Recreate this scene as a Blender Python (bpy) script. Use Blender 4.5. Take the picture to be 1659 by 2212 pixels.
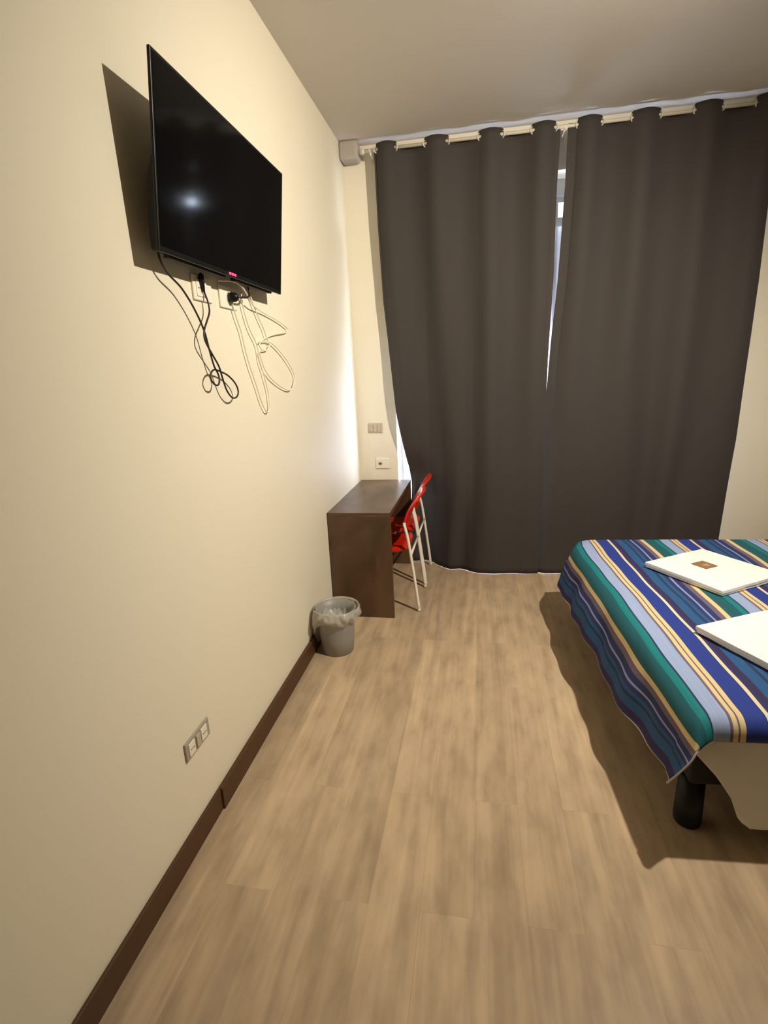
import bpy, bmesh, math, random
from mathutils import Vector, Matrix, noise
random.seed(7)
PI = math.pi
S = bpy.context.scene
for o in list(bpy.data.objects):
    bpy.data.objects.remove(o)

# ---------------------------------------------------------------- camera
cd = bpy.data.cameras.new('camera'); cam = bpy.data.objects.new('camera', cd)
S.collection.objects.link(cam)
cd.sensor_fit = 'VERTICAL'; cd.sensor_height = 36.0
cd.lens = 1130.0 / 2212.0 * 36.0
cd.clip_start = 0.02
cam.matrix_world = Matrix((
    (0.98369084, -0.00375922, 0.17982826, 1.005),
    (0.17445721, 0.26330967, -0.94880593, 0.0),
    (-0.04378375, 0.96470404, 0.25967113, 1.644),
    (0, 0, 0, 1)))
S.camera = cam
# ---------------------------------------------------------------- light
W = bpy.data.worlds.new('world'); S.world = W; W.use_nodes = True
bg = W.node_tree.nodes['Background']
bg.inputs[0].default_value = (0.62, 0.78, 1.0, 1); bg.inputs[1].default_value = 3.0

def light(name, kind, loc, energy, color, **kw):
    l = bpy.data.lights.new(name, kind); l.energy = energy; l.color = color
    for k, v in kw.items(): setattr(l, k, v)
    o = bpy.data.objects.new(name, l); o.location = loc; S.collection.objects.link(o)
    return o
spot = light('ceiling_spotlight', 'SPOT', (2.34, 1.74, 3.03), 425, (1.0, 0.90, 0.745), shadow_soft_size=0.03, spot_size=math.radians(141), spot_blend=1.0)
spot.rotation_euler = Vector((-0.55, 0.54, -0.64)).to_track_quat('-Z', 'Y').to_euler()
day = light('daylight', 'AREA', (1.5, 5.3, 1.5), 1800, (0.72, 0.83, 1.0), shape='RECTANGLE', size=2.6, size_y=2.8)
day.rotation_euler = (-PI/2, 0, 0)

vs = S.view_settings
S.display_settings.display_device = 'sRGB'
vs.view_transform = 'Standard'; vs.look = 'None'; vs.gamma = 1; vs.use_curve_mapping = False
vs.exposure = 0.0
# ---------------------------------------------------------------- helpers
def link(o): S.collection.objects.link(o); return o
def obj(name, bm, mat=None, parent=None, smooth=False, loc=None):
    me = bpy.data.meshes.new(name); bmesh.ops.recalc_face_normals(bm, faces=bm.faces)
    bm.to_mesh(me); bm.free()
    o = link(bpy.data.objects.new(name, me))
    if mat: me.materials.append(mat)
    if parent: o.parent = parent
    if loc: o.location = loc
    if smooth:
        for p in me.polygons: p.use_smooth = True
    return o
def tag(o, label, cat, group=None):
    o['label'] = label; o['category'] = cat
    if group: o['group'] = group
    return o
def thing(name, label, cat, loc=(0, 0, 0), rot=0, group=None):
    o = link(bpy.data.objects.new(name, None)); o.location = loc; o.rotation_euler = (0, 0, rot)
    o.empty_display_size = 0.1
    return tag(o, label, cat, group)
def struct(o): o['kind'] = 'structure'; return o
def bevel(o, w=0.003, seg=2):
    m = o.modifiers.new('bevel', 'BEVEL'); m.width = w; m.segments = seg; m.limit_method = 'ANGLE'
    return o
def box(bm, a, b):
    a = Vector(a); b = Vector(b)
    vs_ = [bm.verts.new((x, y, z)) for x in (a.x, b.x) for y in (a.y, b.y) for z in (a.z, b.z)]
    for f in ((0,1,3,2),(4,6,7,5),(0,4,5,1),(2,3,7,6),(0,2,6,4),(1,5,7,3)):
        bm.faces.new([vs_[i] for i in f])
def B(*ab):
    bm = bmesh.new()
    for i in range(0, len(ab), 2): box(bm, ab[i], ab[i+1])
    return bm
def ring_pts(c, n, up, r, k):
    u = n.cross(up).normalized(); v = n.cross(u).normalized()
    return [c + (u*math.cos(2*PI*i/k) + v*math.sin(2*PI*i/k))*r for i in range(k)]
def tube(bm, pts, r, k=10, caps=True):
    pts = [Vector(p) for p in pts]; rings = []
    rr = r if isinstance(r, (list, tuple)) else [r]*len(pts)
    up = Vector((0.13, 0.27, 0.95)).normalized()
    for i, p in enumerate(pts):
        d = (pts[min(i+1, len(pts)-1)] - pts[max(i-1, 0)]).normalized()
        if abs(d.dot(up)) > 0.97: uu = Vector((1, 0, 0))
        else: uu = up
        u = (uu - d*uu.dot(d)).normalized(); v = d.cross(u)
        if rings:
            pu = prev - d*prev.dot(d)
            if pu.length > 1e-5: u = pu.normalized(); v = d.cross(u)
        prev = u
        rings.append([bm.verts.new(p + (u*math.cos(2*PI*j/k) + v*math.sin(2*PI*j/k))*rr[i]) for j in range(k)])
    for a, b in zip(rings, rings[1:]):
        for j in range(k): bm.faces.new((a[j], a[(j+1) % k], b[(j+1) % k], b[j]))
    if caps: bm.faces.new(rings[0]); bm.faces.new(rings[-1])
def smooth_pts(P, n=8):
    P = [Vector(p) for p in P]; out = []
    Q = [P[0]*2-P[1]] + P + [P[-1]*2-P[-2]]
    for i in range(1, len(Q)-2):
        p0, p1, p2, p3 = Q[i-1:i+3]
        for k in range(n):
            t = k/n
            out.append(0.5*((2*p1) + (p2-p0)*t + (2*p0-5*p1+4*p2-p3)*t*t + (3*p1-p0-3*p2+p3)*t**3))
    out.append(P[-1]); return out
def lathe(bm, prof, k=32, c=(0, 0), closed=False):
    rings = [[bm.verts.new((c[0]+r*math.cos(2*PI*j/k), c[1]+r*math.sin(2*PI*j/k), z)) for j in range(k)] for r, z in prof]
    for a, b in zip(rings, rings[1:]):
        for j in range(k): bm.faces.new((a[j], a[(j+1) % k], b[(j+1) % k], b[j]))
    if not closed: bm.faces.new(rings[0]); bm.faces.new(rings[-1])
    return rings
def grid(bm, f, nu, nv):
    g = [[bm.verts.new(f(i/nu, j/nv)) for j in range(nv+1)] for i in range(nu+1)]
    for i in range(nu):
        for j in range(nv): bm.faces.new((g[i][j], g[i+1][j], g[i+1][j+1], g[i][j+1]))
    return g
def interp(T, x):
    if x <= T[0][0]: return T[0][1]
    for (a, b), (c, d) in zip(T, T[1:]):
        if x <= c: return b + (d-b)*(x-a)/(c-a)
    return T[-1][1]
def sm(t): t = max(0, min(1, t)); return t*t*(3-2*t)
# ---------------------------------------------------------------- materials
def srgb(r, g, b):
    f = lambda c: ((c/255+0.055)/1.055)**2.4 if c > 10 else c/255/12.92
    return (f(r), f(g), f(b), 1)
def mat(name, col, rough=0.6, metal=0.0, bump=0, bscale=40, var=0, vscale=5, **kw):
    m = bpy.data.materials.new(name); m.use_nodes = True; nt = m.node_tree; p = nt.nodes['Principled BSDF']
    p.inputs['Base Color'].default_value = col; p.inputs['Roughness'].default_value = rough
    p.inputs['Metallic'].default_value = metal
    for k, v in kw.items(): p.inputs[k].default_value = v
    tc = nt.nodes.new('ShaderNodeTexCoord')
    if bump:
        n = nt.nodes.new('ShaderNodeTexNoise'); n.inputs['Scale'].default_value = bscale
        n.inputs['Detail'].default_value = 3
        nt.links.new(tc.outputs['Object'], n.inputs['Vector'])
        b = nt.nodes.new('ShaderNodeBump'); b.inputs['Strength'].default_value = bump; b.inputs['Distance'].default_value = 0.01
        nt.links.new(n.outputs[0], b.inputs['Height']); nt.links.new(b.outputs[0], p.inputs['Normal'])
    if var:
        n = nt.nodes.new('ShaderNodeTexNoise'); n.inputs['Scale'].default_value = vscale; n.inputs['Detail'].default_value = 4
        nt.links.new(tc.outputs['Object'], n.inputs['Vector'])
        h = nt.nodes.new('ShaderNodeHueSaturation'); h.inputs['Color'].default_value = col
        mr = nt.nodes.new('ShaderNodeMapRange'); mr.inputs['To Min'].default_value = 1-var; mr.inputs['To Max'].default_value = 1+var
        nt.links.new(n.outputs[0], mr.inputs[0]); nt.links.new(mr.outputs[0], h.inputs['Value'])
        nt.links.new(h.outputs[0], p.inputs['Base Color'])
    return m
def wood(name, c1, c2, rough, vec_scale, noise_scale=3.0, planks=None):
    m = bpy.data.materials.new(name); m.use_nodes = True; nt = m.node_tree; L = nt.links.new
    p = nt.nodes['Principled BSDF']; p.inputs['Roughness'].default_value = rough
    tc = nt.nodes.new('ShaderNodeTexCoord'); mp = nt.nodes.new('ShaderNodeMapping')
    mp.inputs['Scale'].default_value = vec_scale; L(tc.outputs['Object'], mp.inputs['Vector'])
    n = nt.nodes.new('ShaderNodeTexNoise'); n.inputs['Scale'].default_value = noise_scale
    n.inputs['Detail'].default_value = 6; n.inputs['Roughness'].default_value = 0.55; n.inputs['Distortion'].default_value = 0.6
    r = nt.nodes.new('ShaderNodeValToRGB'); r.color_ramp.elements[0].color = c1; r.color_ramp.elements[1].color = c2
    r.color_ramp.elements[0].position = 0.33; r.color_ramp.elements[1].position = 0.68
    L(n.outputs[0], r.inputs[0]); out = r.outputs[0]
    if planks:
        # planks run along y: brick texture rotated so that its rows are along x
        m2 = nt.nodes.new('ShaderNodeMapping'); m2.inputs['Rotation'].default_value = (0, 0, PI/2)
        L(tc.outputs['Object'], m2.inputs['Vector'])
        bt = nt.nodes.new('ShaderNodeTexBrick'); bt.inputs['Scale'].default_value = 1
        bt.inputs['Brick Width'].default_value = planks[1]; bt.inputs['Row Height'].default_value = planks[0]
        bt.inputs['Mortar Size'].default_value = 0.0012; bt.inputs['Mortar Smooth'].default_value = 0.6
        bt.offset = 0.37; bt.offset_frequency = 2
        bt.inputs['Color1'].default_value = (0.25, 0.25, 0.25, 1); bt.inputs['Color2'].default_value = (0.75, 0.75, 0.75, 1)
        bt.inputs['Mortar'].default_value = (0.5, 0.5, 0.5, 1)
        L(m2.outputs[0], bt.inputs['Vector'])
        # offset the grain per plank
        mx = nt.nodes.new('ShaderNodeVectorMath'); mx.operation = 'MULTIPLY_ADD'
        L(bt.outputs['Color'], mx.inputs[0]); mx.inputs[1].default_value = (9, 23, 5); L(mp.outputs[0], mx.inputs[2])
        L(mx.outputs[0], n.inputs['Vector'])
        hs = nt.nodes.new('ShaderNodeHueSaturation')
        mr = nt.nodes.new('ShaderNodeMapRange'); mr.inputs['From Min'].default_value = 0.25; mr.inputs['From Max'].default_value = 0.75
        mr.inputs['To Min'].default_value = 0.92; mr.inputs['To Max'].default_value = 1.07
        L(bt.outputs['Color'], mr.inputs[0]); L(mr.outputs[0], hs.inputs['Value']); L(out, hs.inputs['Color'])
        mm = nt.nodes.new('ShaderNodeMix'); mm.data_type = 'RGBA'; mm.blend_type = 'MULTIPLY'
        mm.inputs[7].default_value = (0.91, 0.89, 0.87, 1)
        L(bt.outputs['Fac'], mm.inputs[0]); L(hs.outputs[0], mm.inputs[6]); out = mm.outputs[2]
        # a few pale smears and dark knots
        n3 = nt.nodes.new('ShaderNodeTexNoise'); n3.inputs['Scale'].default_value = 1.0; n3.inputs['Detail'].default_value = 3
        m3 = nt.nodes.new('ShaderNodeMapping'); m3.inputs['Scale'].default_value = (14, 4.5, 1)
        L(tc.outputs['Object'], m3.inputs[0]); L(m3.outputs[0], n3.inputs['Vector'])
        r3 = nt.nodes.new('ShaderNodeValToRGB'); e = r3.color_ramp.elements
        e[0].position = 0.27; e[0].color = (0.80, 0.78, 0.76, 1); e[1].position = 0.5; e[1].color = (1, 1, 1, 1)
        q = e.new(0.68); q.color = (1.13, 1.12, 1.1, 1)
        L(n3.outputs[0], r3.inputs[0])
        m4 = nt.nodes.new('ShaderNodeMix'); m4.data_type = 'RGBA'; m4.blend_type = 'MULTIPLY'; m4.inputs[0].default_value = 1
        L(out, m4.inputs[6]); L(r3.outputs[0], m4.inputs[7]); out = m4.outputs[2]
    L(out, p.inputs['Base Color'])
    bp = nt.nodes.new('ShaderNodeBump'); bp.inputs['Strength'].default_value = 0.08; bp.inputs['Distance'].default_value = 0.004
    L(n.outputs[0], bp.inputs['Height']); L(bp.outputs[0], p.inputs['Normal'])
    return m
def fabric(name, col, rough=0.9, translucent=0.0, scale=900):
    m = mat(name, col, rough, bump=0.15, bscale=scale)
    if translucent:
        nt = m.node_tree; p = nt.nodes['Principled BSDF']; t = nt.nodes.new('ShaderNodeBsdfTranslucent')
        t.inputs[0].default_value = col; x = nt.nodes.new('ShaderNodeMixShader'); x.inputs[0].default_value = translucent
        nt.links.new(p.outputs[0], x.inputs[1]); nt.links.new(t.outputs[0], x.inputs[2])
        nt.links.new(x.outputs[0], nt.nodes['Material Output'].inputs[0])
    return m
M_wall = mat('cream_wall_paint', (0.80, 0.745, 0.60, 1), 0.42, bump=0.04, bscale=60)
M_ceil = mat('ceiling_paint', (0.70, 0.66, 0.61, 1), 0.8, bump=0.05, bscale=30)
M_floor = wood('oak_laminate', (0.40, 0.295, 0.19, 1), (0.53, 0.40, 0.262, 1), 0.42, (13, 0.6, 1), 1.5, planks=(0.165, 1.25))
M_base = mat('dark_baseboard', (0.072, 0.029, 0.008, 1), 0.5, var=0.15, vscale=9)
M_desk = wood('walnut_laminate', (0.060, 0.031, 0.015, 1), (0.125, 0.070, 0.036, 1), 0.38, (1.0, 9, 0.8), 2.4)
M_deskv = wood('walnut_laminate_upright', (0.055, 0.028, 0.012, 1), (0.115, 0.062, 0.030, 1), 0.42, (12, 12, 0.9), 2.0)
M_curt = fabric('taupe_curtain_fabric', (0.043, 0.036, 0.033, 1), 0.85)
M_sheer = fabric('white_voile', (0.85, 0.84, 0.88, 1), 0.9, 0.6, 500)
M_white = mat('white_lacquer', (0.66, 0.61, 0.51, 1), 0.35, var=0.02)
M_frame = mat('white_window_frame', (0.75, 0.75, 0.74, 1), 0.4, var=0.03)
M_black = mat('black_plastic', (0.006, 0.006, 0.006, 1), 0.4, var=0.1, **{'Specular IOR Level': 0.3})
M_screen = mat('tv_glass', (0.003, 0.003, 0.003, 1), 0.10, var=0.05, **{'Specular IOR Level': 0.10})
M_blackm = mat('black_matt', (0.008, 0.007, 0.007, 1), 0.7, var=0.1)
M_plate = mat('grey_plate_plastic', (0.36, 0.33, 0.26, 1), 0.4, metal=0.0, var=0.05)
M_plate2 = mat('taupe_plate_plastic', (0.50, 0.43, 0.33, 1), 0.45, var=0.04)
M_plateW = mat('ivory_plate_plastic', (0.83, 0.79, 0.66, 1), 0.35, var=0.02)
M_hole = mat('socket_hole_dark', (0.14, 0.11, 0.07, 1), 0.6, var=0.05)
M_cable = mat('brown_black_cable', (0.022, 0.014, 0.008, 1), 0.45, var=0.1)
M_cableW = mat('cream_cable', (0.80, 0.745, 0.62, 1), 0.5, var=0.02)
M_red = mat('red_plastic', (0.62, 0.020, 0.006, 1), 0.28, var=0.06)
M_tube = mat('white_powder_coat', (0.83, 0.78, 0.68, 1), 0.35, var=0.03)
M_bin = mat('grey_bin_plastic', (0.27, 0.26, 0.235, 1), 0.45, var=0.06)
M_towel = fabric('white_towel', (0.94, 0.92, 0.88, 1), 0.95, 0, 700)
M_sheet = fabric('white_bed_sheet', (0.88, 0.86, 0.82, 1), 0.9)
M_hem = fabric('pale_hem', (0.50, 0.47, 0.48, 1), 0.9)
M_card = mat('brown_card', (0.30, 0.165, 0.075, 1), 0.5, var=0.1, vscale=40)
M_cardt = mat('card_print', (0.62, 0.48, 0.33, 1), 0.5, var=0.05)
M_led = mat('red_led', (0.8, 0.02, 0.05, 1), 0.4, var=0.02)
M_led.node_tree.nodes['Principled BSDF'].inputs['Emission Color'].default_value = (1.0, 0.05, 0.15, 1)
M_led.node_tree.nodes['Principled BSDF'].inputs['Emission Strength'].default_value = 3.0
# clear glass
M_glass = bpy.data.materials.new('clear_glass'); M_glass.use_nodes = True
nt = M_glass.node_tree; pg = nt.nodes['Principled BSDF']
pg.inputs['Roughness'].default_value = 0.02; pg.inputs['Base Color'].default_value = (0.9, 0.94, 0.97, 1)
tr = nt.nodes.new('ShaderNodeBsdfTransparent'); mx = nt.nodes.new('ShaderNodeMixShader'); mx.inputs[0].default_value = 0.9
nt.links.new(pg.outputs[0], mx.inputs[1]); nt.links.new(tr.outputs[0], mx.inputs[2]); nt.links.new(mx.outputs[0], nt.nodes['Material Output'].inputs[0])
# thin bag film
M_bag = bpy.data.materials.new('bin_liner_film'); M_bag.use_nodes = True
nt = M_bag.node_tree; pg = nt.nodes['Principled BSDF']
pg.inputs['Roughness'].default_value = 0.28; pg.inputs['Base Color'].default_value = (0.58, 0.55, 0.49, 1)
tr = nt.nodes.new('ShaderNodeBsdfTransparent'); mx = nt.nodes.new('ShaderNodeMixShader'); mx.inputs[0].default_value = 0.42
nt.links.new(pg.outputs[0], mx.inputs[1]); nt.links.new(tr.outputs[0], mx.inputs[2]); nt.links.new(mx.outputs[0], nt.nodes['Material Output'].inputs[0])
# striped bedspread: stripe pattern runs on the arc-length u coordinate of the cloth
def stripes_mat():
    m = bpy.data.materials.new('striped_cotton'); m.use_nodes = True; nt = m.node_tree; L = nt.links.new
    p = nt.nodes['Principled BSDF']; p.inputs['Roughness'].default_value = 0.85
    uv = nt.nodes.new('ShaderNodeUVMap'); sx = nt.nodes.new('ShaderNodeSeparateXYZ'); L(uv.outputs[0], sx.inputs[0])
    # slight waver of the woven stripes
    PER = 0.502
    md = nt.nodes.new('ShaderNodeMath'); md.operation = 'DIVIDE'; L(sx.outputs[0], md.inputs[0]); md.inputs[1].default_value = PER
    fr = nt.nodes.new('ShaderNodeMath'); fr.operation = 'FRACT'; L(md.outputs[0], fr.inputs[0])
    r = nt.nodes.new('ShaderNodeValToRGB'); r.color_ramp.interpolation = 'CONSTANT'
    cream = (0.70, 0.55, 0.30, 1); creamp = (0.74, 0.62, 0.46, 1)
    teal = (0.005, 0.095, 0.125, 1); tealb = (0.002, 0.185, 0.205, 1); dk = (0.010, 0.035, 0.10, 1)
    peri = (0.30, 0.38, 0.62, 1); royal = (0.015, 0.038, 0.27, 1); purp = (0.030, 0.018, 0.085, 1)
    blue = (0.016, 0.085, 0.24, 1); navy = (0.018, 0.030, 0.13, 1); lil = (0.26, 0.30, 0.56, 1); taupe = (0.15, 0.11, 0.16, 1)
    tealg = (0.014, 0.10, 0.115, 1)
    # widths in metres, starting at the cream band left of the teal
    seq = [(cream, 0.022), (tealg, 0.014), (teal, 0.050), (tealb, 0.026), (dk, 0.008), (peri, 0.058), (taupe, 0.009), (cream, 0.016),
           (taupe, 0.005), (cream, 0.018), (royal, 0.066), (dk, 0.003), (creamp, 0.014), (navy, 0.012), (purp, 0.024), (blue, 0.042), (dk, 0.014), (blue, 0.018), (navy, 0.020),
           (lil, 0.010), (navy, 0.026), (taupe, 0.027)]
    tot = sum(w for _, w in seq); PERT = tot
    md.inputs[1].default_value = tot
    el = r.color_ramp.elements
    pos = 0
    for i, (c, w) in enumerate(seq):
        if i == 0: el[0].position = 0; el[0].color = c
        elif i == 1: el[1].position = pos/tot; el[1].color = c
        else:
            e = el.new(min(pos/tot, 0.999)); e.color = c
        pos += w
    L(fr.outputs[0], r.inputs[0])
    n = nt.nodes.new('ShaderNodeTexNoise'); n.inputs['Scale'].default_value = 1.0; n.inputs['Detail'].default_value = 3
    mp = nt.nodes.new('ShaderNodeMapping'); mp.inputs['Scale'].default_value = (160, 3.0, 1); L(uv.outputs[0], mp.inputs[0]); L(mp.outputs[0], n.inputs['Vector'])
    h = nt.nodes.new('ShaderNodeHueSaturation'); mr = nt.nodes.new('ShaderNodeMapRange'); mr.inputs['To Min'].default_value = 0.78; mr.inputs['To Max'].default_value = 1.22
    L(n.outputs[0], mr.inputs[0]); L(mr.outputs[0], h.inputs['Value']); L(r.outputs[0], h.inputs['Color'])
    L(h.outputs[0], p.inputs['Base Color'])
    return m, tot
M_stripe, PERIOD = stripes_mat()

# ================================================================ room
X1, Y0, Y1, ZC = 3.55, -1.3, 4.32, 3.245
OX0, OX1, OZ = 0.325, 2.62, 2.95         # balcony-door opening
T = 0.42
struct(obj('floor', B((-0.2, Y0-0.2, -0.1), (X1+0.2, Y1+0.6, 0)), M_floor))
struct(obj('ceiling', B((-0.2, Y0-0.2, ZC), (X1+0.2, Y1+T, ZC+0.1)), M_ceil))
struct(obj('wall_left', B((-0.12, Y0-0.1, 0), (0, Y1+T, ZC)), M_wall))
struct(obj('wall_right', B((X1, Y0-0.1, 0), (X1+0.12, Y1+T, ZC)), M_wall))
struct(obj('wall_back', B((0, Y0-0.12, 0), (X1, Y0, ZC)), M_wall))
struct(obj('wall_far', B((0, Y1, 0), (OX0, Y1+T, ZC), (OX1, Y1, 0), (X1, Y1+T, ZC), (OX0, Y1, OZ), (OX1, Y1+T, ZC)), M_wall))
# rounded plaster boss in the far left ceiling corner
bm = B((0.0, 4.18, 3.125), (0.135, Y1, ZC))
o = struct(obj('trim_1', bm, mat('grey_beige_trim', (0.40, 0.36, 0.31, 1), 0.8, bump=0.05))); bevel(o, 0.022, 4)
# baseboards
bm = B((0, Y0, 0), (0.013, 1.545, 0.098), (0, 1.545, 0), (0.021, 3.235, 0.098))
o = struct(obj('baseboard_left', bm, M_base)); bevel(o, 0.003)
bm = B((OX1+0.02, Y1-0.014, 0), (X1, Y1, 0.098)); o = struct(obj('baseboard_far', bm, M_base)); bevel(o, 0.003)
bm = B((X1-0.014, Y0, 0), (X1, Y1-0.014, 0.098)); o = struct(obj('baseboard_right', bm, M_base)); bevel(o, 0.003)

# ---- balcony door (behind the curtains)
dY = Y1+0.22
door = struct(link(bpy.data.objects.new('door_1', None))); door.location = (0, dY, 0)
def dp(name, bm, m, parent=door): return obj(name, bm, m, parent)
dp('door_frame', B((OX0, -0.02, 0), (OX0+0.06, 0.05, OZ), (OX1-0.06, -0.02, 0), (OX1, 0.05, OZ), (OX0+0.06, -0.02, 2.84), (OX1-0.06, 0.05, OZ)), M_frame)
mid = 1.50
for k, (a, b) in enumerate(((OX0+0.06, mid), (mid, OX1-0.06))):
    lf = dp('door_leaf', B((a, 0, 0.0), (a+0.075, 0.045, 2.84), (b-0.075, 0, 0.0), (b, 0.045, 2.84), (a+0.075, 0, 0), (b-0.075, 0.045, 0.12), (a+0.075, 0, 2.80), (b-0.075, 0.045, 2.84), (a+0.075, 0, 2.64), (b-0.075, 0.045, 2.70)), M_frame)
    obj('pane', B((a+0.07, 0.02, 0.1), (b-0.07, 0.026, 2.82)), M_glass, lf)
hb = B((mid+0.02, -0.012, 1.02), (mid+0.05, 0, 1.16), (mid+0.025, -0.05, 1.10), (mid+0.045, -0.012, 1.12), (mid-0.07, -0.05, 1.10), (mid+0.045, -0.035, 1.12))
bevel(dp('door_handle', hb, M_plate), 0.003)
# net curtains over the door panes
# roller shutter lowered to about half height outside the door
bm = bmesh.new()
for k in range(18):
    z = 1.72 + k*0.052
    box(bm, (OX0+0.01, Y1+0.335, z), (OX1-0.01, Y1+0.347, z+0.046)); box(bm, (OX0+0.01, Y1+0.339, z+0.044), (OX1-0.01, Y1+0.343, z+0.054))
o = obj('roller_shutter', bm, M_frame); tag(o, 'pale roller shutter lowered to half height outside balcony door, glimpsed through curtain gap', 'roller shutter')
def voile(name, a, b, y, label):
    n = int((b-a)/0.03)
    def f(u, v):
        x = a+(b-a)*u
        return (x, y+0.012*math.sin(u*n*2*PI/1.6+math.sin(7*u))*(1-0.3*v), 0.06+v*2.57)
    bm = bmesh.new(); grid(bm, f, n*6, 10)
    o = obj(name, bm, M_sheer, smooth=True); tag(o, label, 'net curtain', 'net curtains on the balcony door')
    return o
voile('net_curtain', OX0+0.01, mid-0.02, Y1+0.17, 'white pleated net curtain showing beside left edge of dark curtain, above desk')
voile('net_curtain', mid+0.02, OX1-0.02, Y1+0.17, 'white net curtain on right door leaf, glimpsed through gap between dark curtains')

# ================================================================ curtains
ROD_Y, ROD_Z, ROD_R = 4.205, 3.168, 0.0115
rod = thing('curtain_rod', 'thin cream curtain pole just under the ceiling carrying the dark curtains', 'curtain rod', (0, 0, 0))
bm = bmesh.new(); tube(bm, [(0.185, ROD_Y, ROD_Z), (2.95, ROD_Y, ROD_Z)], ROD_R, 16)
obj('pole', bm, M_white, rod, True)
for xe, s in ((0.185, -1), (2.95, 1)):
    bm = bmesh.new(); tube(bm, [(xe, ROD_Y, ROD_Z), (xe+s*0.006, ROD_Y, ROD_Z), (xe+s*0.012, ROD_Y, ROD_Z), (xe+s*0.022, ROD_Y, ROD_Z), (xe+s*0.028, ROD_Y, ROD_Z)], [0.012, 0.018, 0.019, 0.017, 0.010], 16)
    obj('finial', bm, M_white, rod, True)
for xb in (0.225, 1.555, 2.91):
    bm = bmesh.new(); tube(bm, [(xb, ROD_Y, ROD_Z-0.005), (xb, ROD_Y+0.02, ROD_Z-0.02), (xb, Y1-0.005, ROD_Z-0.02)], 0.006, 10)
    box(bm, (xb-0.014, Y1-0.006, ROD_Z-0.05), (xb+0.014, Y1, ROD_Z+0.015))
    tube(bm, [(xb-0.006, ROD_Y, ROD_Z), (xb+0.006, ROD_Y, ROD_Z)], 0.015, 14)
    obj('bracket', bm, M_white, rod)

def curtain(label, tabs, L, R, ybase, thread):
    """tabs: x ranges where the cloth passes in front of the pole; L, R: edge x at height z."""
    root = thing('blackout_curtain', label, 'curtain', (0, 0, 0), 0, 'dark eyelet curtains on the pole')
    x0, x1 = L[-1][1], R[-1][1]
    def ph(x):   # +1 in front of pole, -1 behind
        best = -1.0
        # piecewise: use distances to tab centres
        for (a, b) in tabs:
            c = (a+b)/2; h = (b-a)/2
            d = abs(x-c)/h
            if d < 1: return math.cos(d*PI/2)
        # behind: nearest gap
        lo = max([b for a, b in tabs if b <= x], default=None); hi = min([a for a, b in tabs if a >= x], default=None)
        if lo is None or hi is None: return -0.2
        c = (lo+hi)/2; h = (hi-lo)/2
        return -math.cos(abs(x-c)/h*PI/2)
    NU, NV = 260, 70
    def f(u, v):
        z = 0.0015 + v*3.2
        xt = x0+(x1-x0)*u                   # x at the top
        p = ph(xt)
        if v > 0.985:                       # scalloped heading
            pass
        ztop = 3.206 if p > 0.05 else 3.170 + 0.036*sm((p+0.35)/0.4)
        z = 0.0015 + v*(ztop-0.0015)
        xl, xr = interp(L, z), interp(R, z)
        x = xl+(xr-xl)*u
        h = 1 - z/3.2                       # 0 at top, 1 at floor
        fold = p
        # folds lose their sharpness and wander on the way down
        amp = 0.034*(1-h) + 0.040*h
        drift = 0.35*h*noise.noise((xt*1.7, h*1.2, thread))
        low = math.sin((xt+drift)*2*PI/0.36 + thread)*0.5 + 0.5*math.sin(xt*2*PI/0.61+thread*2+1.5*h)
        w = sm(h*1.3)
        y = ybase(x, z) - amp*(fold*(1-w*0.75) + low*w*0.75)
        y += 0.006*noise.noise((x*6, z*1.5, thread))
        if z < 0.25: z += 0
        return (x, y, z)
    bm = bmesh.new(); grid(bm, f, NU, NV)
    c = obj('cloth', bm, M_curt, root, True)
    so = c.modifiers.new('thick', 'SOLIDIFY'); so.thickness = 0.0025; so.offset = 0
    # eyelets at each crossing of the pole
    for a, b in tabs:
        for e, s in ((a, -1), (b, 1)):
            if e < x0+0.01 and e != tabs[0][0]: continue
            bm = bmesh.new(); n = Vector((1, 0.75*s, 0)).normalized()
            uu = Vector((0, 0, 1)); vv = n.cross(uu)
            P = [Vector((e, ROD_Y, ROD_Z)) + (uu*math.cos(t*2*PI/20)+vv*math.sin(t*2*PI/20))*0.0195 for t in range(20)]
            rings = []
            for i, q in enumerate(P):
                rad = (q-Vector((e, ROD_Y, ROD_Z))).normalized()
                rings.append([bm.verts.new(q+(rad*math.cos(k*PI/3)+n*math.sin(k*PI/3))*0.0048) for k in range(6)])
            for i in range(20):
                A, Bq = rings[i], rings[(i+1) % 20]
                for k in range(6): bm.faces.new((A[k], A[(k+1) % 6], Bq[(k+1) % 6], Bq[k]))
            obj('eyelet', bm, M_white, root, True)
    return root
def yb_left(x, z):
    h = 1-z/3.2
    # the lower left part hangs back into the door recess, the middle bulges into the room
    yb = 4.205 + (interp([(0.25, 4.235), (0.40, 4.245), (0.50, 4.30), (0.60, 4.30), (0.75, 4.20), (0.92, 4.125), (1.13, 4.105), (1.6, 4.14)], x)-4.205)*sm(h*1.15)
    lo = 1-sm((z-0.55)/0.5)                         # below the desk top the edge sinks into the door recess
    yb += 0.11*lo*(1-sm((x-0.50)/0.16))
    yb -= 0.050*math.exp(-((z-1.35)/0.50)**2)*(1-sm((x-0.32)/0.45))
    return min(yb, 4.270 if x < OX0+0.03 else 4.42)
def yb_right(x, z):
    h = 1-z/3.2
    return 4.20 + (interp([(1.4, 4.165), (1.8, 4.13), (2.3, 4.16), (2.85, 4.20)], x)-4.20)*sm(h*1.15)
Lx = [(0.0, 0.40), (0.40, 0.41), (0.71, 0.434), (0.87, 0.42), (1.29, 0.345), (1.65, 0.316), (2.16, 0.272), (2.70, 0.256), (3.15, 0.252)]
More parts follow.
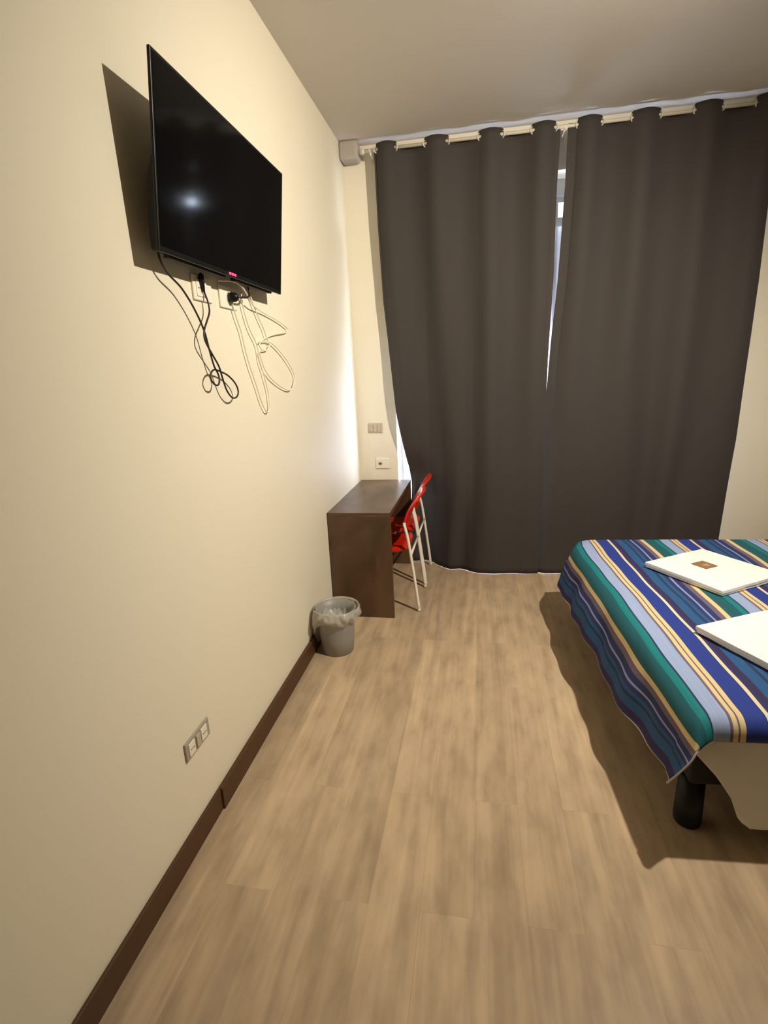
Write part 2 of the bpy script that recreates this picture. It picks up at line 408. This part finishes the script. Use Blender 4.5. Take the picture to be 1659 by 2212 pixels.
Rx = [(0.0, 1.47), (1.0, 1.485), (1.32, 1.489), (1.76, 1.498), (2.24, 1.517), (2.82, 1.519), (3.13, 1.530)]
curtain('dark taupe floor-length curtain left of the narrow gap, behind the desk', [(0.268, 0.413), (0.619, 0.780), (0.992, 1.150), (1.345, 1.497)], Lx, Rx, yb_left, 0.7)
Lx2 = [(0.0, 1.40), (0.8, 1.450), (1.32, 1.489), (1.76, 1.512), (2.24, 1.549), (2.82, 1.572), (3.13, 1.575)]
Rx2 = [(0.0, 2.80), (0.28, 2.815), (0.67, 2.825), (1.05, 2.843), (1.54, 2.845), (2.14, 2.855), (2.6, 2.85), (3.15, 2.86)]
curtain('dark taupe floor-length curtain right of the narrow gap, behind the bed', [(1.636, 1.787), (1.977, 2.144), (2.352, 2.511), (2.708, 2.848)], Lx2, Rx2, yb_right, 2.9)

# ================================================================ television
tv = thing('television', 'flat black television tilted forward on the cream left wall', 'television', (0.083, 2.026, 2.012))
tilt = math.atan2(0.139-0.083, 0.497)
tv.rotation_euler = (0, tilt, 0)
TW, TH = 0.985, 0.500
# local: x = outwards, y along wall, z up the panel
bm = B((-0.010, -TW/2, 0), (0.0, TW/2, TH)); o = obj('bezel', bm, M_black, tv); bevel(o, 0.003)
o = obj('screen', B((-0.001, -TW/2+0.009, 0.016), (0.0012, TW/2-0.009, TH-0.009)), M_screen, tv)
bm = bmesh.new()
prof = [(-0.010, 0.004), (-0.010, TH-0.02), (-0.022, TH-0.10), (-0.024, TH-0.22), (-0.048, TH-0.30), (-0.050, 0.05), (-0.044, 0.006)]
for yy in (-1, 1): pass
va = [bm.verts.new((x, -TW/2+0.03, z)) for x, z in prof]; vb = [bm.verts.new((x, TW/2-0.03, z)) for x, z in prof]
for i in range(len(prof)):
    j = (i+1) % len(prof); bm.faces.new((va[i], va[j], vb[j], vb[i]))
bm.faces.new(va); bm.faces.new(vb)
o = obj('back_housing', bm, M_blackm, tv); bevel(o, 0.004)
obj('speaker_grille', B((-0.036, -TW/2+0.08, -0.006), (-0.016, -0.04, 0.006), (-0.036, 0.04, -0.006), (-0.016, TW/2-0.08, 0.006)), M_blackm, tv)
for k in range(3):
    obj('status_light', B((0.0, -0.043+k*0.021, 0.006), (0.0022, -0.031+k*0.021, 0.014)), M_led, tv)
bm = B((-0.10, -0.12, 0.20), (-0.055, -0.09, 0.42), (-0.10, 0.09, 0.20), (-0.055, 0.12, 0.42), (-0.06, -0.14, 0.30), (-0.02, 0.14, 0.33))
obj('mounting_bracket', bm, M_blackm, tv)

# ================================================================ sockets and switches
def plate(name, label, cat, origin, w, h, axis, m, mods, group=None):
    """axis 'L' = on the left wall (faces +x, w along y); 'F' = on the far wall (faces -y, w along x)"""
    t = thing(name, label, cat, origin, 0 if axis == 'F' else PI/2, group)
    o = obj('cover_plate', B((-w/2, -0.009, -h/2), (w/2, 0, h/2)), m, t); bevel(o, 0.004, 3)
    for fn in mods: fn(t, w, h)
    return t
def socket_mod(cx, mm, hm=M_hole, r=0.017, face=True):
    def fn(t, w, h):
        if face:
            q = obj('socket_insert', B((cx-r*1.15, -0.0125, -h*0.34), (cx+r*1.15, -0.008, h*0.34)), mm, t); bevel(q, 0.002)
        for dx in (-0.0085, 0, 0.0085):
            bm = bmesh.new(); tube(bm, [(cx+dx, -0.0132, 0), (cx+dx, -0.010, 0)], 0.0027, 10); obj('pin_hole', bm, hm, t)
    return fn
def schuko(cx, mm):
    def fn(t, w, h):
        bm = bmesh.new(); k = 28
        prof = [(0.0205, -0.0105), (0.0205, -0.0118), (0.0185, -0.0118), (0.0175, -0.0095), (0.0005, -0.0092)]
        rings = [[bm.verts.new((cx+r*math.cos(2*PI*j/k), y, r*math.sin(2*PI*j/k))) for j in range(k)] for r, y in prof]
        for a, b in zip(rings, rings[1:]):
            for j in range(k): bm.faces.new((a[j], a[(j+1) % k], b[(j+1) % k], b[j]))
        s = obj('socket_insert', bm, mm, t, True)
        for dx in (-0.0095, 0.0095):
            bm = bmesh.new(); tube(bm, [(cx+dx, -0.0108, 0.001), (cx+dx, -0.0088, 0.001)], 0.003, 10); obj('pin_hole', bm, M_hole, s)
    return fn
def rocker(x0, x1, mm):
    def fn(t, w, h):
        q = obj('rocker', B((x0, -0.0145, -h*0.33), (x1, -0.008, h*0.33)), mm, t); bevel(q, 0.002)
    return fn
def hole_mod(cx):
    def fn(t, w, h):
        bm = B((cx-0.012, -0.0135, -0.010), (cx+0.012, -0.0088, 0.008)); q = obj('socket_recess', bm, M_hole, t); bevel(q, 0.004)
    return fn
# double Italian socket low on left wall  (y 1.38-1.54, z .355-.427)
plate('wall_socket', 'grey rectangular wall socket low on left wall above the dark baseboard', 'socket', (0.0, 1.460, 0.391), 0.160, 0.073, 'L', M_plate,
      [socket_mod(-0.045, M_plateW), rocker(-0.016, 0.010, M_plate2), socket_mod(0.038, M_plateW)])
plate('wall_socket', 'pale wall socket under television, left of the one with the black plug', 'socket', (0.0, 1.910, 1.962), 0.135, 0.085, 'L', M_plateW, [socket_mod(-0.03, M_plateW), rocker(-0.005, 0.02, M_plateW)])
plate('wall_socket', 'ivory wall socket under television with the black plug in it', 'socket', (0.0, 2.115, 1.957), 0.145, 0.085, 'L', M_plateW, [schuko(0.0, M_plateW)])
plate('light_switch', 'taupe rectangular switch plate on far wall above the desk', 'switch', (0.146, Y1, 1.190), 0.120, 0.080, 'F', M_plate2, [rocker(-0.045, -0.018, M_plate2), rocker(-0.013, 0.013, M_plate2), rocker(0.018, 0.045, M_plate2)])
plate('wall_socket', 'ivory wall socket on far wall just above the desktop', 'socket', (0.196, Y1, 0.890), 0.118, 0.088, 'F', M_plateW, [schuko(-0.022, M_plateW), hole_mod(-0.022)] )

# ================================================================ cables
pc = thing('power_cable', 'black power cable dangling in a knot of loops below television', 'cable', (0, 0, 0))
pts = [(0.039,1.627,2.082),(0.034,1.61,2.042),(0.034,1.612,2.007),(0.034,1.645,1.972),(0.034,1.711,1.941),(0.034,1.764,1.899),(0.034,1.809,1.848),(0.034,1.836,1.803),(0.034,1.853,1.747),(0.034,1.873,1.692),(0.034,1.894,1.666),(0.036,1.899,1.641),(0.039,1.879,1.622),(0.039,1.851,1.624),(0.036,1.834,1.645),(0.034,1.848,1.668),(0.031,1.881,1.677),(0.029,1.933,1.669),(0.029,1.993,1.652),(0.029,2.046,1.62),(0.029,2.062,1.589),(0.03,2.039,1.569),(0.032,1.995,1.569),(0.034,1.952,1.599),(0.036,1.925,1.645),(0.038,1.903,1.689),(0.04,1.861,1.729),(0.042,1.822,1.767),(0.041,1.814,1.792),(0.039,1.828,1.818),(0.034,1.863,1.848),(0.029,1.899,1.882),(0.024,1.907,1.916),(0.019,1.899,1.95),(0.019,1.893,1.996)]
bm = bmesh.new(); tube(bm, smooth_pts(pts, 6), 0.0034, 8); obj('cord', bm, M_cable, pc, True)
bm = bmesh.new(); tube(bm, [(0.020,1.893,1.950),(0.019,1.889,1.985),(0.019,1.887,2.005),(0.018,1.889,2.009)], [0.0045,0.009,0.010,0.007], 12); obj('connector', bm, M_black, pc, True)
pl = thing('plug', 'black plug pushed into right socket under television', 'plug', (0, 0, 0))
bm = bmesh.new(); tube(bm, [(0.0125,2.115,1.957),(0.022,2.115,1.957),(0.040,2.118,1.957),(0.046,2.122,1.957)], [0.018,0.020,0.017,0.010], 16); obj('plug_body', bm, M_black, pl, True)
bm = bmesh.new(); tube(bm, smooth_pts([(0.044,2.12,1.957),(0.055,2.14,1.958),(0.055,2.18,1.962),(0.05,2.225,1.975),(0.045,2.235,2.0),(0.04,2.215,2.03),(0.03,2.18,2.05)], 6), 0.0042, 8); obj('cord', bm, M_cable, pl, True)
# cream cables
wc = thing('aerial_cable', 'cream cable arching out from behind television and hanging in long loops', 'cable', (0, 0, 0))
P1 = [(0.03, 1.998, 2.002), (0.045, 2.053, 2.008), (0.05, 2.104, 2.01), (0.05, 2.157, 2.001), (0.045, 2.211, 1.981), (0.035, 2.263, 1.96), (0.025, 2.329, 1.943), (0.014, 2.453, 1.93), (0.014, 2.626, 1.909), (0.014, 2.754, 1.882), (0.014, 2.734, 1.861), (0.014, 2.609, 1.846), (0.014, 2.507, 1.831), (0.014, 2.409, 1.808), (0.014, 2.366, 1.785), (0.014, 2.392, 1.763), (0.014, 2.452, 1.765), (0.014, 2.487, 1.789), (0.014, 2.46, 1.82), (0.014, 2.434, 1.858), (0.014, 2.397, 1.895), (0.014, 2.354, 1.942), (0.014, 2.33, 1.973), (0.014, 2.306, 2.003)]
P2 = [(0.014, 2.108, 1.978), (0.014, 2.125, 1.957), (0.014, 2.135, 1.928), (0.014, 2.156, 1.884), (0.014, 2.189, 1.826), (0.014, 2.205, 1.77), (0.014, 2.235, 1.696), (0.014, 2.287, 1.604), (0.014, 2.325, 1.531), (0.014, 2.372, 1.484), (0.014, 2.413, 1.497), (0.014, 2.414, 1.572), (0.014, 2.381, 1.656), (0.014, 2.35, 1.714), (0.014, 2.344, 1.758), (0.014, 2.331, 1.792), (0.014, 2.275, 1.848), (0.014, 2.244, 1.903), (0.014, 2.227, 1.954), (0.014, 2.228, 1.993)]
P3 = [(0.014, 2.396, 1.801), (0.014, 2.499, 1.801), (0.014, 2.59, 1.774), (0.014, 2.692, 1.727), (0.014, 2.77, 1.677), (0.014, 2.807, 1.634), (0.014, 2.779, 1.593), (0.014, 2.71, 1.569), (0.014, 2.597, 1.589), (0.014, 2.485, 1.626), (0.014, 2.409, 1.669), (0.014, 2.378, 1.71), (0.014, 2.356, 1.758)]
bm = bmesh.new(); tube(bm, smooth_pts(P1, 6), 0.0030, 8); obj('upper_loop', bm, M_cableW, wc, True)
bm = bmesh.new(); tube(bm, smooth_pts(P2, 6), 0.0030, 8); obj('lower_loop', bm, M_cableW, wc, True)
bm = bmesh.new(); tube(bm, smooth_pts(P3, 6), 0.0030, 8); obj('side_loop', bm, M_cableW, wc, True)

# ================================================================ desk
dk = thing('desk', 'dark walnut laminate desk standing against the left wall under the switch', 'desk', (0.004, 3.238, 0))
DW, DL, DH = 0.427, 1.075, 0.75
o = obj('desktop', B((0, 0, DH-0.028), (DW, DL, DH)), M_desk, dk); bevel(o, 0.0015)
o = obj('side_panel', B((0, 0.0, 0), (DW, 0.026, DH-0.0285)), M_deskv, dk); bevel(o, 0.0015)
o = obj('side_panel', B((0, DL-0.026, 0), (DW, DL, DH-0.0285)), M_deskv, dk); bevel(o, 0.0015)
o = obj('back_panel', B((0.02, 0.027, 0.35), (0.038, DL-0.027, DH-0.0285)), M_deskv, dk)

# ================================================================ chairs
def make_chair(label, cy):
    """chair faces the desk (-x); local origin on the floor below seat centre, y across"""
    t = thing('folding_chair', label, 'chair', (0.0, cy, 0), 0, 'red chairs at the desk')
    hw = 0.212
    for s in (-1, 1):
        bm = bmesh.new(); y = s*hw
        tube(bm, smooth_pts([(0.590, y, 0.008), (0.568, y, 0.20), (0.530, y, 0.50), (0.508, y, 0.612), (0.502, y*0.985, 0.634), (0.504, y*0.97, 0.648)], 5), 0.0105, 12)
        obj('rear_leg', bm, M_tube, t, True)
        bm = bmesh.new(); y2 = s*(hw-0.026)
        tube(bm, smooth_pts([(0.150, y2, 0.008), (0.22, y2, 0.20), (0.31, y2, 0.37), (0.36, y2, 0.425)], 5), 0.0095, 12)
        obj('front_leg', bm, M_tube, t, True)
        bm = bmesh.new(); tube(bm, [(0.590, y, 0.0), (0.588, y, 0.022)], 0.0125, 12); obj('foot_cap', bm, M_white, t, True)
        bm = bmesh.new(); tube(bm, [(0.15, y2, 0.0), (0.157, y2, 0.022)], 0.0115, 12); obj('foot_cap', bm, M_white, t, True)
    bm = bmesh.new(); tube(bm, [(0.543, -hw, 0.42), (0.543, hw, 0.42)], 0.008, 10); obj('crossbar', bm, M_tube, t, True)
    bm = bmesh.new(); tube(bm, [(0.23, -hw+0.03, 0.22), (0.23, hw-0.03, 0.22)], 0.008, 10)
    obj('crossbar', bm, M_tube, t, True)
    # seat: moulded, edges rolled down
    def fs(u, v):
        a = (u-0.5)*2; b = (v-0.5)*2
        x = 0.335+0.185*a; y = b*0.188
        r = max(abs(a), abs(b))
        z = 0.452 + 0.012*a*a - 0.010*(1-b*b)*(1-a*a) - 0.03*sm((r-0.86)/0.14) + 0.012*a
        sq = 1-0.06*(abs(a*b))**3
        return (x*sq+0.335*(1-sq), y*sq, z)
    bm = bmesh.new(); grid(bm, fs, 24, 24); o = obj('seat', bm, M_red, t, True)
    m = o.modifiers.new('th', 'SOLIDIFY'); m.thickness = 0.010; m.offset = -1
    # backrest: curved shell with rolled rim and a hand slot
    def fb(u, v):
        b = (u-0.5)*2; h = v
        z = 0.590 + 0.235*h - 0.018*abs(b)**3*sm((h-0.5)*2)
        x = 0.492 + 0.105*h + 0.020*math.sin(h*PI)*-1 - 0.030*b*b + 0.018
        r = max(abs(b), abs(h*2-1))
        x += 0.012*sm((r-0.85)/0.15)
        return (x, b*0.214, z)
    bm = bmesh.new(); g = [[bm.verts.new(fb(i/28, j/16)) for j in range(17)] for i in range(29)]
    for i in range(28):
        for j in range(16):
            if 10 <= i < 18 and 10 <= j < 13: continue
            bm.faces.new((g[i][j], g[i+1][j], g[i+1][j+1], g[i][j+1]))
    o = obj('backrest', bm, M_red, t, True)
    m = o.modifiers.new('th', 'SOLIDIFY'); m.thickness = 0.012; m.offset = 0
    return t
make_chair('red folding chair with white legs, nearer the camera of the two at the desk', 3.572)
c2 = make_chair('red folding chair with white legs, farther one beside the dark curtain', 4.055)

# ================================================================ waste bin
BX, BY = 0.150, 2.795
wb = thing('waste_bin', 'grey round plastic waste bin on floor in front of the desk', 'bin', (BX, BY, 0))
bm = bmesh.new(); lathe(bm, [(0.092, 0.0), (0.096, 0.003), (0.104, 0.10), (0.113, 0.21), (0.119, 0.272), (0.123, 0.275), (0.123, 0.282), (0.116, 0.282), (0.110, 0.21), (0.094, 0.008)], 48)
obj('bucket', bm, M_bin, wb, True)
bag = thing('bin_liner', 'thin translucent plastic liner folded over the rim of grey bin', 'bin liner', (BX, BY, 0))
def fbag(u, v):
    th = u*2*PI
    nz = noise.noise((math.cos(th)*2.2, math.sin(th)*2.2, 3.1)); n2 = noise.noise((math.cos(th)*6, math.sin(th)*6, v*3))
    left = max(0, -math.cos(th+0.25))
    # v: 0 = hem of skirt outside, 0.5 = over the rim, 1 = down inside
    if v < 0.5:
        t = v/0.5
        drop = 0.075 + 0.03*nz + 0.20*left**3
        z = 0.292 - drop*(1-t)
        r = 0.131 + 0.014*math.sin(t*PI)*(1+n2) + 0.012*left*(1-t) + 0.010*n2*(1-t) + 0.012*max(0, math.cos(th-0.5))*t
    else:
        t = (v-0.5)/0.5
        z = 0.292 - 0.17*t + 0.03*n2*t
        r = 0.131 - 0.030*t - 0.055*t*t + 0.020*n2*sm(t*3) + 0.012*max(0, math.cos(th-0.5))*(1-t)
    x = max(r*math.cos(th), 0.023-BX+0.004*n2)
    return (x, r*math.sin(th), z)
bm = bmesh.new(); grid(bm, fbag, 96, 26); bmesh.ops.remove_doubles(bm, verts=bm.verts, dist=0.0002)
obj('film', bm, M_bag, bag, True)
# crumpled heap of film inside the bag
def fin(u, v):
    th = u*2*PI; r = 0.09*v
    z = 0.13 + 0.09*noise.noise((math.cos(th)*r*30, math.sin(th)*r*30, 1.3))*(1-v*0.5) + 0.07*v*v
    return (r*math.cos(th), r*math.sin(th), z)
bm = bmesh.new(); grid(bm, fin, 60, 14); bmesh.ops.remove_doubles(bm, verts=bm.verts, dist=0.0002)
obj('crumpled_base', bm, M_bag, bag, True)

# ================================================================ bed
BR = math.radians(3.3)
bed = thing('bed', 'low bed with black base and black round legs under the striped bedspread', 'bed', (1.612, 1.577, 0), BR)
BLX, BLY = 1.88, 1.85       # length (x) and width (y)
o = obj('bed_base', B((0.125, 0.09, 0.20), (BLX, BLY-0.06, 0.37)), M_blackm, bed); bevel(o, 0.01)
o = obj('mattress', B((0.135, 0.045, 0.371), (BLX, BLY-0.045, 0.512)), M_sheet, bed); bevel(o, 0.03, 4)
for lx, ly in ((0.155, 0.138), (0.155, BLY-0.16), (BLX-0.12, 0.16), (BLX-0.12, BLY-0.16)):
    bm = bmesh.new(); lathe(bm, [(0.037, 0), (0.045, 0.004), (0.047, 0.02), (0.043, 0.20)], 28, (lx, ly)); obj('leg', bm, M_black, bed, True)
# white sheet hanging down the near side
def fsheet(u, v):
    x = 0.075 + u*1.80
    zb = interp([(0.075, 0.42), (0.09, 0.395), (0.17, 0.30), (0.225, 0.215), (0.26, 0.125), (0.30, 0.092), (0.34, 0.088), (0.5, 0.10), (0.9, 0.08), (2, 0.1)], x)
    z = zb + (0.50-zb)*v
    h = 1-v
    y = 0.030 - 0.012*math.sin(x*9+1)*h - 0.012*h - 0.01*noise.noise((x*4, h*2, 0.3))*h
    return (x, y, z)
bm = bmesh.new(); g = grid(bm, fsheet, 120, 16)
o = obj('hanging_sheet', bm, M_sheet, bed, True); m = o.modifiers.new('th', 'SOLIDIFY'); m.thickness = 0.003; m.offset = 0

# bedspread
sp = thing('bedspread', 'blue, teal and cream striped bedspread draped over the bed', 'bedspread', (1.612, 1.577, 0), BR)
ZT = 0.528
R0 = 0.045
# near edge hangs to hz(x); side edge hangs to z .26 with a pointed corner
def fold(d, drop, r=R0):
    """distance d outwards past the top edge -> (out, down) along a rounded fold then straight down"""
    arc = r*PI/2
    if d <= 0: return (d, 0)
    if d < arc:
        a = d/r; return (r*math.sin(a), r*(1-math.cos(a)))
    return (r, r+(d-arc))
SIDE, NEAR, FAR = 0.310, 0.100, 0.20
XF = 0.124       # where the side fold starts
ANG = math.radians(75)
def fold_side(d, r=0.07):
    if d <= 0: return (d, 0)
    if d < r*ANG:
        a = d/r; return (r*math.sin(a), r*(1-math.cos(a)))
    e = d-r*ANG
    return (r*math.sin(ANG)+e*math.cos(ANG), r*(1-math.cos(ANG))+e*math.sin(ANG))
def fsp(u, v):
    # arc coordinates
    s = -SIDE + u*(SIDE+BLX-0.15)                # x arc, 0 = start of side fold (x = R0)
    t = -NEAR + v*(NEAR+BLY-R0*2+FAR)            # y arc
    Lt = BLY-2*R0
    ox, dx = fold_side(-s); oy, dy = (0, 0)
    near = t < 0; far = t > Lt
    if near: oy, dy = fold(-t, 0)
    if far: oy, dy = fold(t-Lt, 0)
    x = XF - ox if s < 0 else XF + s
    if near: y = R0 - oy
    elif far: y = BLY-R0+oy
    else: y = R0 + t
    z = ZT - max(dx, dy) if (s < 0 and (near or far)) else ZT - dx - dy
    if s < 0 and (near or far):
        # cloth corner: a soft cone hanging off the corner
        dep = math.hypot(-s, (-t if near else t-Lt))
        k = sm(min(1, (-t if near else t-Lt)/0.08)); ks = sm(min(1, -s/0.10))
        z = ZT - max(dx, dy) - 0.012*k*ks
        c = R0
    # waviness of hanging parts
    down = ZT - z
    hang = sm((down-0.04)/0.15)
    x += hang*(0.010*math.sin(t*9.5+0.6)+0.006*math.sin(t*23+2)) * (1 if s < 0 else 0) - 0.012*hang*(1 if s < 0 else 0)
    if s < 0 and not near: z += 0.012*hang*math.sin(t*6.5+1.1)
    if s < 0:
        x += 0.026*sm((0.95-t)/0.95)*min(1, down/0.22)
        z += 0.030*sm((0.18-t)/0.25)*sm((down-0.08)/0.15)
    # gentle rumple and sag on top
    if down < 0.03: z += 0.004*noise.noise((x*4, y*3, 0.2)) + 0.002*noise.noise((x*14, y*6, 3.2))
    if near and s < 0:
        k = sm(-t/NEAR); q = -s/SIDE
        x += k*0.018*(1-q)*min(1, q*4); y -= k*0.045*math.sin(PI*q)
    kc = sm((t-(Lt-0.13))/0.16)*sm((0.10-s)/0.2)
    x += 0.055*kc; z -= 0.022*kc*(1 if s > -0.05 else 0.4)
    return Vector((x, y, z))
bm = bmesh.new(); NU, NV = 200, 150
uvl = bm.loops.layers.uv.new('UVMap')
g = [[None]*(NV+1) for _ in range(NU+1)]
for i in range(NU+1):
    for j in range(NV+1): g[i][j] = bm.verts.new(fsp(i/NU, j/NV))
U0 = 0.0
for i in range(NU):
    for j in range(NV):
        f = bm.faces.new((g[i][j], g[i+1][j], g[i+1][j+1], g[i][j+1]))
        for l, (a, b) in zip(f.loops, ((i, j), (i+1, j), (i+1, j+1), (i, j+1))):
            s = -SIDE + a/NU*(SIDE+BLX-0.15); t = b/NV*(NEAR+BLY-2*R0+FAR)
            l[uvl].uv = (s + 0.119 + 5*PERIOD + 0.004*math.sin(t*5+s*9)+0.002*math.sin(t*17+s*4), t)
o = obj('cover_cloth', bm, M_stripe, sp, True)
m = o.modifiers.new('th', 'SOLIDIFY'); m.thickness = 0.004; m.offset = 1
# pale bound hem along the near and side edges
pts = [fsp(0, j/NV) for j in range(NV, -1, -1)]
pts2 = [fsp(i/NU, 0) for i in range(0, NU+1)]
bm = bmesh.new(); tube(bm, [Vector((p.x-0.001, p.y, p.z)) for p in pts], 0.0035, 6)
tube(bm, [Vector((p.x, p.y-0.001, p.z)) for p in pts2], 0.0035, 6)
obj('hem', bm, M_hem, sp, True)

# ================================================================ towels
def towel(label, corner, ang, w, d, z0, layers, card=False):
    t = thing('folded_towel', label, 'towel', (corner[0], corner[1], z0), ang, 'white towels on the bed')
    n = len(layers)
    for k, (th, ins) in enumerate(layers):
        zb = sum(l[0] for l in layers[:k])
        bm = bmesh.new(); box(bm, (ins, -d+ins*0.5, zb), (w-ins, -ins*0.3, zb+th-0.0006))
        bmesh.ops.subdivide_edges(bm, edges=bm.edges, cuts=10, use_grid_fill=True)
        for v in bm.verts:
            v.co.z += 0.0030*noise.noise((v.co.x*7, v.co.y*7, k*0.5+corner[0]))
            v.co.x += 0.003*noise.noise((v.co.y*8, k, 1)); v.co.y += 0.003*noise.noise((v.co.x*8, k, 2))
        o = obj('fold_layer', bm, M_towel, t, True); m = bevel(o, min(th*0.48, 0.010), 4)
    if card:
        top = sum(l[0] for l in layers)
        c = obj('label_card', B((0.180, -0.225, top+0.0015), (0.268, -0.137, top+0.0035)), M_card, t)
        bm = bmesh.new()
        for q in range(3): box(bm, (0.203+q*0.003, -0.185-q*0.010, top+0.0035), (0.248-q*0.004, -0.181-q*0.010, top+0.0040))
        obj('card_print_lines', bm, M_cardt, c)
    return t
towel('white folded towel with small brown card on top, farther up the bed', (1.903, 2.915), math.radians(32.5), 0.445, 0.445, 0.537, [(0.014, 0.006), (0.016, 0.0)], True)
towel('plain white folded towel nearest the camera, cut off by right edge of photo', (1.890, 2.165), math.radians(27), 0.60, 0.40, 0.537, [(0.014, 0.006), (0.016, 0.0)])
# bedside table beyond the bed
nt_ = thing('bedside_table', 'dark brown bedside table between bed and far wall at right edge', 'bedside table', (3.12, 3.72, 0))
o = obj('table_body', B((0, 0, 0.05), (0.40, 0.38, 0.44)), M_deskv, nt_); bevel(o, 0.004)
o = obj('table_top', B((-0.01, -0.01, 0.44), (0.41, 0.39, 0.465)), M_desk, nt_); bevel(o, 0.003)
o = obj('drawer', B((-0.012, 0.02, 0.26), (0.0, 0.36, 0.42)), M_desk, nt_); bevel(o, 0.002)
for a in ((0.03, 0.03), (0.33, 0.03), (0.03, 0.31), (0.33, 0.31)):
    obj('leg', B((a[0], a[1], 0), (a[0]+0.04, a[1]+0.04, 0.05)), M_deskv, nt_)
